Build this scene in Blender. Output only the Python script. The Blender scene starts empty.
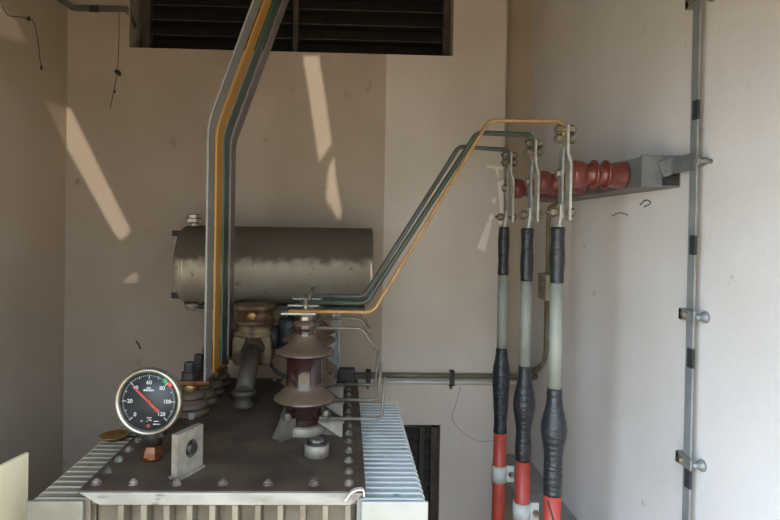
import bpy, bmesh, math, random
from mathutils import Vector, Matrix
from mathutils.geometry import delaunay_2d_cdt
random.seed(7)
V = Vector
PI = math.pi
COL = bpy.context.scene.collection
SC = bpy.context.scene

# ------------------------------------------------------------------ camera
F = 580.0
CAMPOS = V((0, 0, 1.62))
ROLL = math.radians(0.95)
PITCH = math.radians(0.55)
VPX, VPY = 347.0, 231.0


def cam_axes(yaw):
    fw = V((math.sin(yaw) * math.cos(PITCH), math.cos(yaw) * math.cos(PITCH), -math.sin(PITCH)))
    r0 = V((math.cos(yaw), -math.sin(yaw), 0))
    u0 = r0.cross(fw)
    r = r0 * math.cos(ROLL) + u0 * math.sin(ROLL)
    u = u0 * math.cos(ROLL) - r0 * math.sin(ROLL)
    return r, u, fw


def raw(d, ax):
    r, u, fw = ax
    k = d.dot(fw)
    return 390 + F * d.dot(r) / k, 260 - F * d.dot(u) / k


AX = cam_axes(math.radians(1.9))
SHX = VPX - raw(V((0, 1, 0)), AX)[0]          # pixels of lens shift
SHY = VPY - raw(V((0, 1, 0)), AX)[1]


def ray(px, py):
    r, u, fw = AX
    return fw + r * ((px - SHX - 390) / F) - u * ((py - SHY - 260) / F)


def onY(px, py, Y):
    d = ray(px, py)
    return CAMPOS + d * (Y / d.y)


def onZ(px, py, Z):
    d = ray(px, py)
    return CAMPOS + d * ((Z - CAMPOS.z) / d.z)


def onX(px, py, X):
    d = ray(px, py)
    return CAMPOS + d * (X / d.x)


cam = bpy.data.cameras.new('camera')
cam.sensor_width = 36
cam.lens = F / 780 * 36
cam.shift_y = SHY / 780
cam.shift_x = -SHX / 780
cam.clip_start = 0.02
co = bpy.data.objects.new('camera', cam)
COL.objects.link(co)
r_, u_, f_ = AX
co.matrix_world = Matrix(((r_.x, u_.x, -f_.x, CAMPOS.x), (r_.y, u_.y, -f_.y, CAMPOS.y), (r_.z, u_.z, -f_.z, CAMPOS.z), (0, 0, 0, 1)))
SC.camera = co

# ------------------------------------------------------------------ materials
def srgb(c):
    return tuple(((x / 255) / 12.92 if x / 255 <= .04045 else ((x / 255 + .055) / 1.055) ** 2.4) for x in c)


def mat(name, c1, c2=None, rough=.6, metal=0.0, scale=8.0, detail=6.0, lo=.35, hi=.65, bump=0.0, bscale=40.0, c3=None, s3=30.0, lo3=.6, hi3=.75,
        stretch=(1, 1, 1), coat=0.0, spec=.5, dust_toplight=None, dust_toplight_amt=.8, dlo=.25, dhi=.75):
    m = bpy.data.materials.new(name)
    m.use_nodes = True
    n = m.node_tree.nodes
    L = m.node_tree.links
    b = n['Principled BSDF']
    b.inputs['Roughness'].default_value = rough
    b.inputs['Metallic'].default_value = metal
    b.inputs['Coat Weight'].default_value = coat
    b.inputs['Specular IOR Level'].default_value = spec
    a1 = srgb(c1) + (1,)
    b.inputs['Base Color'].default_value = a1
    tc = n.new('ShaderNodeTexCoord')
    mp = n.new('ShaderNodeMapping')
    mp.inputs['Scale'].default_value = stretch
    L.new(tc.outputs['Object'], mp.inputs['Vector'])

    def noise(s, d=6.0):
        t = n.new('ShaderNodeTexNoise')
        t.inputs['Scale'].default_value = s
        t.inputs['Detail'].default_value = d
        L.new(mp.outputs['Vector'], t.inputs['Vector'])
        return t

    def ramp(sock, l, h):
        r = n.new('ShaderNodeMapRange')
        r.interpolation_type = 'SMOOTHSTEP'
        r.inputs['From Min'].default_value = l
        r.inputs['From Max'].default_value = h
        L.new(sock, r.inputs['Value'])
        return r.outputs['Result']

    def mix(f, A, B):
        x = n.new('ShaderNodeMix')
        x.data_type = 'RGBA'
        if isinstance(f, float):
            x.inputs[0].default_value = f
        else:
            L.new(f, x.inputs[0])
        for s, val in ((6, A), (7, B)):
            if isinstance(val, tuple):
                x.inputs[s].default_value = val
            else:
                L.new(val, x.inputs[s])
        return x.outputs[2]
    cur = a1
    if c2:
        cur = mix(ramp(noise(scale, detail).outputs['Fac'], lo, hi), a1, srgb(c2) + (1,))
    if c3:
        cur = mix(ramp(noise(s3, 8).outputs['Fac'], lo3, hi3), cur, srgb(c3) + (1,))
    if dust_toplight:      # upward faces: settled dusty layer; on fins, painted top light
        g = n.new('ShaderNodeNewGeometry')
        sx = n.new('ShaderNodeSeparateXYZ')
        L.new(g.outputs['Normal'], sx.inputs[0])
        nz = noise(25, 5)
        ad = n.new('ShaderNodeMath')
        ad.operation = 'MULTIPLY_ADD'
        L.new(nz.outputs['Fac'], ad.inputs[0])
        ad.inputs[1].default_value = .35
        L.new(sx.outputs['Z'], ad.inputs[2])
        f = ramp(ad.outputs[0], dlo, dhi)
        mu = n.new('ShaderNodeMath')
        mu.operation = 'MULTIPLY'
        L.new(f, mu.inputs[0])
        mu.inputs[1].default_value = dust_toplight_amt
        cur = mix(mu.outputs[0], cur, srgb(dust_toplight) + (1,))
        rr = n.new('ShaderNodeMapRange')
        rr.inputs['To Min'].default_value = rough
        rr.inputs['To Max'].default_value = .9
        L.new(mu.outputs[0], rr.inputs['Value'])
        L.new(rr.outputs['Result'], b.inputs['Roughness'])
    if not isinstance(cur, tuple):
        L.new(cur, b.inputs['Base Color'])
    if bump:
        bp = n.new('ShaderNodeBump')
        bp.inputs['Strength'].default_value = bump
        bp.inputs['Distance'].default_value = .01
        L.new(noise(bscale, 8).outputs['Fac'], bp.inputs['Height'])
        L.new(bp.outputs['Normal'], b.inputs['Normal'])
    m['mix'] = 1
    return m


M = {}
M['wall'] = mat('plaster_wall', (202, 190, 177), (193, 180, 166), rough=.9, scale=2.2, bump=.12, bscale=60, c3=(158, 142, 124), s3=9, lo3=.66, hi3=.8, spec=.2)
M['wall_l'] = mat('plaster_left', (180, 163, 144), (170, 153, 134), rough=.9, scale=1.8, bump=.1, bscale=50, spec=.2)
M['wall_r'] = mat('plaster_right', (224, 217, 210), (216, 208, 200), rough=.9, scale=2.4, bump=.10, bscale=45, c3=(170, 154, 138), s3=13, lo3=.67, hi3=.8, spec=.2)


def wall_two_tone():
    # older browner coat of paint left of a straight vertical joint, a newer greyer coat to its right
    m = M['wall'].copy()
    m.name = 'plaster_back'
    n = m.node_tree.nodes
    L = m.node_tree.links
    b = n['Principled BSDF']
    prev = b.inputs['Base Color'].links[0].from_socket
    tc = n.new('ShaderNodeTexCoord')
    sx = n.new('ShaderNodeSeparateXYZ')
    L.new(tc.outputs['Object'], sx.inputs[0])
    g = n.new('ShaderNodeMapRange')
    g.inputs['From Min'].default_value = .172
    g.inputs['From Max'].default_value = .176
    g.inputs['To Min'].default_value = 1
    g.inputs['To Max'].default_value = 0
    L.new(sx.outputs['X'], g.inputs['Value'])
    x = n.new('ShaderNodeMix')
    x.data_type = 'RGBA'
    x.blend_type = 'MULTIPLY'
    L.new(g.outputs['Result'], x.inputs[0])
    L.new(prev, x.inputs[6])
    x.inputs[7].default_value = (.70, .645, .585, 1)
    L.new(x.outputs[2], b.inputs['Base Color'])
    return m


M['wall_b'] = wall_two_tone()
M['wall_shade'] = mat('shaded_plaster', (176, 160, 141), (166, 149, 130), rough=.9, scale=2.2, bump=.1, spec=.2)  # recess shade painted in: plaster darker and browner than the walls beside it
M['floor'] = mat('concrete_floor', (156, 114, 76), (134, 97, 64), rough=.85, scale=3, bump=.15)
M['ceil'] = mat('ceiling_paint', (168, 142, 112), (156, 130, 102), rough=.9)
M['outside'] = mat('pale_paving', (206, 168, 122), (190, 152, 110), rough=.9)
M['cover'] = mat('oily_dark_cover', (78, 62, 48), (57, 45, 35), rough=.6, scale=9, c3=(92, 80, 68), s3=14, lo3=.6, hi3=.8, bump=.05)
M['white'] = mat('chipped_white_paint', (190, 185, 175), (172, 166, 154), rough=.5, scale=12, c3=(92, 74, 58), s3=24, lo3=.66, hi3=.74)
M['fin'] = mat('fin_paint', (146, 145, 140), (126, 125, 120), rough=.5, scale=10, c3=(90, 86, 78), s3=45, lo3=.62, hi3=.75, dust_toplight=(200, 198, 192), dust_toplight_amt=.95)  # paler top tint paints in the contrast with the shaded fin faces
M['finl'] = mat('dirty_fin_paint', (112, 99, 82), (94, 82, 67), rough=.6, scale=14, c3=(84, 60, 40), s3=30, lo3=.62, hi3=.75, dust_toplight=(172, 156, 133), dust_toplight_amt=.95)  # left fins likewise: tops painted lighter against their shaded faces
M['lipm'] = mat('stained_white_lip', (150, 145, 135), (128, 122, 111), rough=.5, scale=9, stretch=(1, 1, 3), c3=(84, 72, 60), s3=18, lo3=.6, hi3=.72)
M['panel_r'] = mat('white_end_paint', (160, 155, 144), (148, 143, 131), rough=.5, scale=8, c3=(112, 104, 92), s3=20, lo3=.68, hi3=.76)
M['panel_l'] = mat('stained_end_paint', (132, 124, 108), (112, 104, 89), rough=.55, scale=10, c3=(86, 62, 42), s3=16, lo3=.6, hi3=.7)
M['dot'] = mat('dull_red_dot', (140, 52, 48), rough=.5)
M['tank'] = mat('tank_paint', (128, 117, 99), (102, 91, 74), rough=.55, scale=9, c3=(104, 78, 52), s3=20, lo3=.62, hi3=.74)
M['cons'] = mat('conservator_paint', (206, 194, 176), (188, 175, 156), rough=.36, scale=5, c3=(98, 84, 70), s3=26, lo3=.6, hi3=.78, dust_toplight=(92, 80, 68), dust_toplight_amt=.92, metal=.55, dlo=.12, dhi=.45)
M['porc'] = mat('brown_porcelain', (48, 26, 23), (40, 21, 19), rough=.14, scale=5, coat=.5, dust_toplight=(80, 61, 43), dust_toplight_amt=1.0, dlo=.22, dhi=.5)
M['lvporc'] = mat('lv_porcelain', (76, 58, 42), (62, 47, 34), rough=.4, dust_toplight=(88, 70, 52), dust_toplight_amt=.9)
M['zinc'] = mat('galvanised', (150, 150, 146), (126, 126, 122), rough=.45, metal=.35, scale=22, c3=(110, 106, 98), s3=50)
M['steelp'] = mat('cast_alloy', (140, 131, 116), (118, 109, 95), rough=.55, metal=.2, scale=25, c3=(110, 100, 90), s3=60)
M['tin'] = mat('tinned_copper', (196, 194, 186), (176, 172, 162), rough=.35, metal=.6, scale=30)
M['bolt'] = mat('plated_bolt', (150, 140, 120), (112, 98, 78), rough=.4, metal=.6, scale=60)
M['coverbolt'] = mat('worn_bolt', (128, 119, 106), (84, 75, 66), rough=.5, metal=.3, scale=50)
M['dkmetal'] = mat('dark_metal', (58, 52, 47), (44, 39, 35), rough=.55, metal=.3, scale=20)
M['brass'] = mat('old_brass', (158, 126, 74), (124, 96, 56), rough=.4, metal=.7, scale=30)
M['copper'] = mat('copper_hex', (118, 70, 38), (90, 54, 30), rough=.35, metal=.6, scale=30)
M['rust'] = mat('rusty_cream', (124, 104, 72), (94, 68, 40), rough=.6, scale=13, lo=.4, hi=.6, c3=(76, 44, 24), s3=14, lo3=.46, hi3=.6)
M['pipe'] = mat('dusty_pipe', (72, 61, 50), (56, 47, 38), rough=.6)
M['chrome'] = mat('bezel_chrome', (168, 160, 147), (146, 137, 123), rough=.28, metal=.8, scale=30)
M['dial'] = mat('black_dial', (37, 38, 40), rough=.5)
M['ink'] = mat('white_ink', (178, 177, 172), rough=.6)
M['needle'] = mat('needle_red', (150, 56, 42), rough=.5)
M['green_mark'] = mat('green_marker', (36, 130, 74), rough=.5)
M['red_mark'] = mat('red_marker', (196, 60, 52), rough=.5)
M['b_grey'] = mat('busbar_grey', (136, 132, 124), (122, 119, 112), rough=.5, scale=12, stretch=(1, 1, .2))
M['b_yel'] = mat('busbar_yellow', (184, 132, 54), (168, 118, 46), rough=.5, scale=12, stretch=(1, 1, .2))
M['b_grn'] = mat('busbar_green', (58, 84, 74), (50, 72, 64), rough=.5, scale=12, stretch=(1, 1, .2))
M['b_lil'] = mat('busbar_mauve', (118, 106, 102), (104, 93, 90), rough=.5, scale=12, stretch=(1, 1, .2))
M['r_yel'] = mat('rod_yellow', (156, 120, 66), (134, 98, 52), rough=.4, scale=20)
M['r_grn'] = mat('rod_green', (66, 75, 62), (56, 64, 53), rough=.45)
M['r_gry'] = mat('rod_grey', (92, 92, 86), (78, 78, 72), rough=.45)
M['resin'] = mat('red_resin', (106, 48, 39), (94, 41, 34), rough=.28, scale=5, coat=.25)
M['tape'] = mat('black_tape', (44, 44, 46), (35, 35, 38), rough=.3, scale=30, bump=.6, bscale=25, stretch=(1, 1, 4))
M['sheath'] = mat('grey_green_sheath', (140, 142, 131), (131, 133, 122), rough=.5)
M['red'] = mat('red_sheath', (180, 70, 56), (168, 62, 50), rough=.45, scale=12)
M['strip'] = mat('earth_strip', (146, 148, 146), (130, 132, 130), rough=.55, metal=.2, scale=16)
M['clampm'] = mat('pale_clamp', (196, 195, 188), (176, 174, 166), rough=.45, scale=20)
M['clampf'] = mat('dusty_clamp', (86, 78, 67), (70, 62, 53), rough=.6, scale=30)
M['horn'] = mat('dull_rod', (122, 114, 100), (100, 92, 80), rough=.45, metal=.3, scale=30)
M['sun_block'] = mat('sun_block_pale', (222, 212, 196), (212, 202, 186), rough=.9)
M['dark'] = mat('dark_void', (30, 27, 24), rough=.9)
M['band'] = mat('dark_band', (46, 47, 47), rough=.7)
M['vent'] = mat('vent_brown', (74, 62, 52), (58, 48, 40), rough=.7, scale=10)
M['blade'] = mat('louvre_blade', (52, 46, 40), (40, 35, 30), rough=.7, scale=16, c3=(72, 64, 56), s3=12)
M['channel'] = mat('grey_channel', (112, 111, 108), (97, 96, 93), rough=.6, scale=16, c3=(72, 68, 64), s3=60, lo3=.6, hi3=.7)
M['ledge'] = mat('ledge_grey', (158, 152, 144), (142, 136, 128), rough=.8, scale=10)
M['cream'] = mat('cream_board', (236, 216, 180), (228, 207, 168), rough=.7, scale=5)
M['web'] = mat('old_cobweb', (50, 43, 36), rough=.95)
M['conduit'] = mat('conduit_olive', (116, 106, 82), (98, 88, 66), rough=.45, scale=8)
M['conduit2'] = mat('conduit_grey', (200, 195, 186), (180, 174, 164), rough=.4, scale=8)
M['boxm'] = mat('box_beige', (150, 138, 120), (132, 120, 102), rough=.6)
M['hose'] = mat('black_hose', (36, 33, 30), rough=.5)
M['breather'] = mat('dark_green_plastic', (44, 50, 44), (36, 42, 36), rough=.5)
M['flake'] = mat('fresh_white_undercoat', (230, 222, 210), rough=.9)

# ------------------------------------------------------------------ mesh builder
class MB:
    def __init__(s):
        s.bm = bmesh.new()
        s.sm = []

    def _tag(s, faces, smooth):
        if smooth:
            for f in faces:
                f.smooth = True

    def box(s, a, b, mat4=None, bev=0.0):
        a, b = V(a), V(b)
        bm = bmesh.new()
        bmesh.ops.create_cube(bm, size=1)
        for v in bm.verts:
            v.co = V((a.x if v.co.x < 0 else b.x, a.y if v.co.y < 0 else b.y, a.z if v.co.z < 0 else b.z))
        if bev:
            bmesh.ops.bevel(bm, geom=bm.edges[:], offset=bev, segments=2, affect='EDGES', profile=.5)
        if mat4:
            bm.transform(mat4)
        s.join(bm)
        return s

    def join(s, bm):
        me = bpy.data.meshes.new('t')
        bm.to_mesh(me)
        bm.free()
        s.bm.from_mesh(me)
        bpy.data.meshes.remove(me)

    def lathe(s, prof, base=(0, 0, 0), axis=(0, 0, 1), seg=32, smooth=True, cap=True):
        """prof: (radius, distance along axis)"""
        ax = V(axis).normalized()
        q = V((0, 0, 1)).rotation_difference(ax)
        base = V(base)
        bm = bmesh.new()
        rings = []
        for r, z in prof:
            if r < 1e-6:
                rings.append([bm.verts.new(base + q @ V((0, 0, z)))])
            else:
                rings.append([bm.verts.new(base + q @ V((r * math.cos(2 * PI * i / seg), r * math.sin(2 * PI * i / seg), z))) for i in range(seg)])
        for A, B in zip(rings, rings[1:]):
            for i in range(seg):
                j = (i + 1) % seg
                if len(A) == 1 and len(B) == 1:
                    continue
                if len(A) == 1:
                    f = bm.faces.new((A[0], B[j], B[i]))
                elif len(B) == 1:
                    f = bm.faces.new((A[i], A[j], B[0]))
                else:
                    f = bm.faces.new((A[i], A[j], B[j], B[i]))
                f.smooth = smooth
        if cap:
            for R, rev in ((rings[0], True), (rings[-1], False)):
                if len(R) > 2:
                    bm.faces.new(list(reversed(R)) if rev else R)
        bmesh.ops.recalc_face_normals(bm, faces=bm.faces[:])
        s.join(bm)
        return s

    def cyl(s, p, q, r, seg=20, smooth=True, bev=0.0, r2=None):
        p, q = V(p), V(q)
        L = (q - p).length
        r2 = r if r2 is None else r2
        if bev:
            pr = [(r - bev, 0), (r, bev), (r2, L - bev), (r2 - bev, L)]
        else:
            pr = [(r, 0), (r2, L)]
        return s.lathe(pr, p, q - p, seg, smooth)

    def hexa(s, p, q, r, dome=0.0):
        p, q = V(p), V(q)
        L = (q - p).length
        pr = [(r, 0), (r, L * .8), (r * .86, L)]
        return s.lathe(pr, p, q - p, 6, False)

    def sweep(s, pts, prof, ref=None, smooth=False, fillet=0.0, fs=5, closed=True):
        """prof: list of (a,b): a along side, b along normal. ref: fixed side axis for flat bars."""
        pts = [V(p) for p in pts]
        if fillet and len(pts) > 2:
            out = [pts[0]]
            for i in range(1, len(pts) - 1):
                a, b, c = pts[i - 1], pts[i], pts[i + 1]
                d1, d2 = (a - b), (c - b)
                k = min(fillet, d1.length * .45, d2.length * .45)
                p1, p2 = b + d1.normalized() * k, b + d2.normalized() * k
                for t in range(fs + 1):
                    u = t / fs
                    out.append(p1 * (1 - u) ** 2 + b * 2 * u * (1 - u) + p2 * u * u)
            out.append(pts[-1])
            pts = out
        n = len(pts)
        tan = []
        for i in range(n):
            t = V((0, 0, 0))
            if i:
                t += (pts[i] - pts[i - 1]).normalized()
            if i < n - 1:
                t += (pts[i + 1] - pts[i]).normalized()
            tan.append(t.normalized())
        bm = bmesh.new()
        rings = []
        if ref is None:
            side = tan[0].orthogonal().normalized()
        for i in range(n):
            if ref is not None:
                r = V(ref)
                side = (r - tan[i] * r.dot(tan[i])).normalized()
            elif i:
                side = tan[i - 1].rotation_difference(tan[i]) @ side
            nor = tan[i].cross(side).normalized()
            k = 1.0
            if 0 < i < n - 1:
                c = (pts[i] - pts[i - 1]).normalized().dot(tan[i])
                k = 1 / max(c, .5)
            rings.append([bm.verts.new(pts[i] + side * a + nor * b * (k if ref is not None else 1)) for a, b in prof])
        m = len(prof)
        for A, B in zip(rings, rings[1:]):
            for i in range(m):
                f = bm.faces.new((A[i], A[(i + 1) % m], B[(i + 1) % m], B[i]))
                f.smooth = smooth
        bm.faces.new(list(reversed(rings[0])))
        bm.faces.new(rings[-1])
        bmesh.ops.recalc_face_normals(bm, faces=bm.faces[:])
        s.join(bm)
        return s

    def tube(s, pts, r, seg=12, fillet=0.0, fs=6):
        return s.sweep(pts, [(r * math.cos(2 * PI * i / seg), r * math.sin(2 * PI * i / seg)) for i in range(seg)], None, True, fillet, fs)

    def bar(s, pts, w, t, ref, fillet=0.0, fs=5):
        return s.sweep(pts, [(-w / 2, -t / 2), (w / 2, -t / 2), (w / 2, t / 2), (-w / 2, t / 2)], ref, False, fillet, fs)

    def prism(s, poly, ext):
        """poly: 3-D points of a planar outline, ext: extrusion vector"""
        ext = V(ext)
        bm = bmesh.new()
        a = [bm.verts.new(V(p)) for p in poly]
        b = [bm.verts.new(V(p) + ext) for p in poly]
        bm.faces.new(a)
        bm.faces.new(list(reversed(b)))
        for i in range(len(a)):
            j = (i + 1) % len(a)
            bm.faces.new((a[j], a[i], b[i], b[j]))
        bmesh.ops.recalc_face_normals(bm, faces=bm.faces[:])
        s.join(bm)
        return s

    def build(s, name, m, parent=None, label=None, bevel=0.0):
        me = bpy.data.meshes.new(name)
        s.bm.to_mesh(me)
        s.bm.free()
        me.materials.append(m)
        o = bpy.data.objects.new(name, me)
        COL.objects.link(o)
        if parent is not None:
            put(o, parent)
        if label:
            o['label'] = label
        if bevel:
            md = o.modifiers.new('bevel', 'BEVEL')
            md.width = bevel
            md.segments = 2
            md.limit_method = 'ANGLE'
        return o


WORLD = {}


def wloc(o):
    p = V((0, 0, 0))
    while o is not None:
        p = p + o.location
        o = o.parent
    return p


def put(o, parent):
    """parent o, keeping its mesh where it was drawn in world space (parents are only ever translated)"""
    o.parent = parent
    off = wloc(parent)
    o.location = -off if o.type == 'EMPTY' and False else o.location - off


def thing(name, label, cat, loc, group=None):
    o = bpy.data.objects.new(name, None)
    o.empty_display_size = .05
    COL.objects.link(o)
    o.location = loc
    tag(o, label, cat, group)
    return o


def tag(o, label, cat, group=None):
    o['label'] = label
    o['category'] = cat
    if group:
        o['group'] = group
    return o


def struct(o):
    o['kind'] = 'structure'
    return o


def pivot(o, p):
    """move the object's origin to p without moving its mesh"""
    p = V(p)
    o.data.transform(Matrix.Translation(-p))
    o.location = o.location + p
    return o


# ------------------------------------------------------------------ room
XL, XR, YB, YR, YF, ZC = -1.278, 0.92, 2.75, 2.90, 0.60, 3.55
XL, XR = onY(65, 260, YB).x, onY(527.5, 300, YR).x
XE = onY(503.5, 260, YB).x             # outer corner of the thicker back wall
VX0, VX1, VZ0, VZ1 = onY(138, 40, YB).x - .04, onY(453, 50, YB).x, onY(300, 52, YB).z, 3.15
LX0, LX1, LZ0, LZ1 = -.35, onY(440, 450, YB).x, .2, onY(430, 425, YB).z
T = .22
w = MB()
w.box((XL - T, YB, 0), (VX0, YB + T, ZC))
w.box((VX0, YB, VZ1), (VX1, YB + T, ZC))
w.box((VX0, YB, LZ1), (VX1, YB + T, VZ0))
w.box((VX0, YB, 0), (LX0, YB + T, LZ1))
w.box((LX1, YB, 0), (VX1, YB + T, LZ1))
w.box((LX0, YB, 0), (LX1, YB + T, LZ0))
c = .012
w.prism([(VX1, YB, 0), (XE - c, YB, 0), (XE - c * .3, YB + c * .3, 0), (XE, YB + c, 0), (XE, YB + T, 0), (VX1, YB + T, 0)], (0, 0, ZC))
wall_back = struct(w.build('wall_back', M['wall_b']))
w = MB()
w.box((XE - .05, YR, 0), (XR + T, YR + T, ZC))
struct(w.build('wall_recess', M['wall_shade']))
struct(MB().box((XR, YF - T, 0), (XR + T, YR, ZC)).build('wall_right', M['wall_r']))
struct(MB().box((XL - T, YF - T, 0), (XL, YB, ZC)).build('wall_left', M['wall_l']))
struct(MB().box((XL - T, YF - T, ZC), (XR + T, YR + T, ZC + T)).build('ceiling', M['ceil']))
struct(MB().box((XL - T, YF - T, -.15), (XR + T, YR + T, 0)).build('floor', M['floor']))
struct(MB().box((-12, -14, -.25), (12, YF - T, -.15)).build('ground', M['outside']))

# front wall behind the camera: open doorway, and over it an added gobo sheet, holes shaped for the sun patches
DX0, DX1, DZ1 = -.95, .80, 2.0
TX0, TX1, TZ0, TZ1 = -1.1, .80, 2.01, 3.5
w = MB()
w.box((XL - T, YF - T, 0), (DX0, YF, TZ0))
w.box((DX1, YF - T, 0), (XR + T, YF, TZ0))
w.box((DX0, YF - T, DZ1), (DX1, YF, TZ0))
w.box((XL - T, YF - T, TZ0), (TX0, YF, ZC))
w.box((TX1, YF - T, TZ0), (XR + T, YF, ZC))
w.box((TX0, YF - T, TZ1), (TX1, YF, ZC))
struct(w.build('wall_front', M['wall']))
SUN = V((-.20, 1, -.30))


def back(p):
    return p + SUN * ((YF - .02 - p.y) / SUN.y)


def L_(x, y):
    return back(onX(x, y, XL))


def B_(x, y):
    return back(onY(x, y, YB))


holes = [
    [L_(46, 103), L_(64, 107), B_(70, 107), B_(131, 231), B_(121, 240), B_(114, 233), B_(66, 146)],
    [B_(122, 281), B_(136, 272), B_(141, 289), B_(130, 287)],
    [L_(-22, -8), L_(0, 4), L_(14, 16), L_(28, 42), L_(8, 40), L_(-6, 32), L_(-22, 26)],
    [B_(303, 56), B_(319, 55), B_(332, 143), B_(319, 162)],
    [B_(328, 170), B_(334, 156), B_(336, 178), B_(342, 212), B_(339, 221), B_(326, 199)],
]
vs = [(TX0, TZ0), (TX1, TZ0), (TX1, TZ1), (TX0, TZ1)]
fc = [[0, 1, 2, 3]]
for h in holes:
    i0 = len(vs)
    vs += [(p.x, p.z) for p in h]
    fc.append(list(range(i0, len(vs))))
ov, oe, of, _, _, fo = delaunay_2d_cdt([V(v) for v in vs], [], fc, 0, 1e-6)
bm = bmesh.new()
vv = [bm.verts.new((v.x, YF - .02, v.y)) for v in ov]


def inside(x, y, P):
    r = False
    for i in range(len(P)):
        (x1, y1), (x2, y2) = P[i - 1], P[i]
        if (y1 > y) != (y2 > y) and x < x1 + (y - y1) * (x2 - x1) / (y2 - y1):
            r = not r
    return r


hp = [[(p.x, p.z) for p in h] for h in holes]
for f in of:
    mx, my = sum(ov[i].x for i in f) / len(f), sum(ov[i].y for i in f) / len(f)
    if not any(inside(mx, my, P) for P in hp):
        bm.faces.new([vv[i] for i in f])
bmesh.ops.recalc_face_normals(bm, faces=bm.faces[:])
w = MB()
w.join(bm)
tr = struct(w.build('sun_gobo', M['vent']))  # unseen sheet added to cut the sunlight into patches
sd = tr.modifiers.new('solid', 'SOLIDIFY')
sd.thickness = .004
struct(MB().box((-7, -8.3, -.15), (9, -8, 4.6)).build('sun_block_wall', M['sun_block']))  # unseen wall added to block direct sun through the doorway

# flakes where the top coat has come off the back wall's corner
fl = [[(497, 182), (503.5, 180), (503.3, 252), (501, 262), (500, 246), (501, 226), (497, 221), (500, 214), (499, 196)],
      [(477, 248), (487, 222), (492, 222), (488, 240), (485, 252)],
      [(488, 219), (492, 213), (494, 217), (490, 223)],
      [(492, 199), (496, 197), (496, 203), (493, 204)],
      [(486, 165), (503, 167), (503, 170), (499, 169), (498, 180), (495, 169), (486, 167)]]
w = MB()
for p in fl:
    w.prism([onY(x, y, YB - .0006) for x, y in p], (0, .0012, 0))
put(w.build('trim_flakes', M['flake']), wall_back)
for o in list(wall_back.children):
    o.name = 'bare_plaster'

# ------------------------------------------------------------------ vents
def vent(name, label, x0, x1, z0, z1, mull, blades):
    t = thing(name, label, 'vent', ((x0 + x1) / 2, YB + .1, z0))
    y0, y1 = YB + .07, YB + .12
    f = MB()
    fw = .035
    f.box((x0, y0, z0), (x0 + fw, y1, z1), bev=.003).box((x1 - fw, y0, z0), (x1, y1, z1), bev=.003)
    f.box((x0, y0, z1 - fw), (x1, y1, z1)).box((x0, y0, z0), (x1, y1, z0 + .012))
    f.build('frame', M['vent'], t)
    for mx in mull:
        MB().box((mx - .012, y0, z0), (mx + .012, y1, z1), bev=.002).build('mullion', M['vent'], t)
    b = MB()
    n = blades
    for i in range(n):
        z = z0 + .02 + (z1 - z0 - .04) * i / n
        b.prism([(x0 + fw, y0 + .012, z), (x0 + fw, y0 + .016, z - .004), (x0 + fw, y1 + .03, z + (z1 - z0) / n * .8), (x0 + fw, y1 + .026, z + (z1 - z0) / n * .8 + .006)], (x1 - x0 - 2 * fw, 0, 0))
    b.build('louvre', M['blade'], t)
    return t


vent('louvre_vent', 'long dark louvred vent high in the back wall', VX0 + .035, VX1 - .002, VZ0, VZ1, [onY(296, 20, YB + .09).x], 9)
vent('louvre_vent', 'dark low vent with brown frame in the back wall behind the white cooling fins', LX0, LX1, LZ0, LZ1, [onY(427, 460, YB + .09).x - .03], 6)
# dark sheets added behind both vents so no daylight leaks in
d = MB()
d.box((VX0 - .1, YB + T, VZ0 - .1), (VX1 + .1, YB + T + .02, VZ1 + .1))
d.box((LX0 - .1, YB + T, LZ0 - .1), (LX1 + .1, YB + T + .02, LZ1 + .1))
struct(d.build('vent_light_stop', M['dark']))

# ------------------------------------------------------------------ transformer
ZP = 1.02
H = CAMPOS.z - ZP
YP0, YP1 = onZ(220, 491, ZP).y, onZ(260, 378, ZP).y
XP0, XP1 = onZ(77, 491, ZP).x, onZ(366, 492, ZP).x
TR = thing('transformer', 'grey oil-filled power transformer with dark bolted cover, bushings, oil drum and white cooling fins', 'transformer', ((XP0 + XP1) / 2, (YP0 + YP1) / 2, 0))
cx = (XP0 + XP1) / 2
# tank
tk = MB()
TX_0, TX_1 = XP0 + .02, XP1 - .02
tk.box((TX_0, YP0 + .06, .14), (TX_1, YP1 - .04, ZP - .034), bev=.006)
tk.box((XP0 + .012, YP0 + .03, ZP - .046), (XP1 - .012, YP1 - .012, ZP - .03), bev=.003)
tk.build('tank', M['tank'], TR)
# cover: thin plate with a rolled white front lip
cv = MB()
cv.box((XP0, YP0, ZP - .010), (XP1, YP1, ZP), bev=.002)
cover = cv.build('cover_plate', M['cover'], TR, 'dark oily bolted cover plate')
lip = MB()
zb = ZP - .032
lip.prism([(XP0 + .004, YP0 - .004, ZP - .003), (XP1 - .004, YP0 - .004, ZP - .003), (XP1 - .035, YP0 - .002, zb), (XP0 + .05, YP0 - .002, zb)], (0, .010, 0))
lip.build('front_lip', M['lipm'], cover, 'chipped white front edge', bevel=.002)
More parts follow.
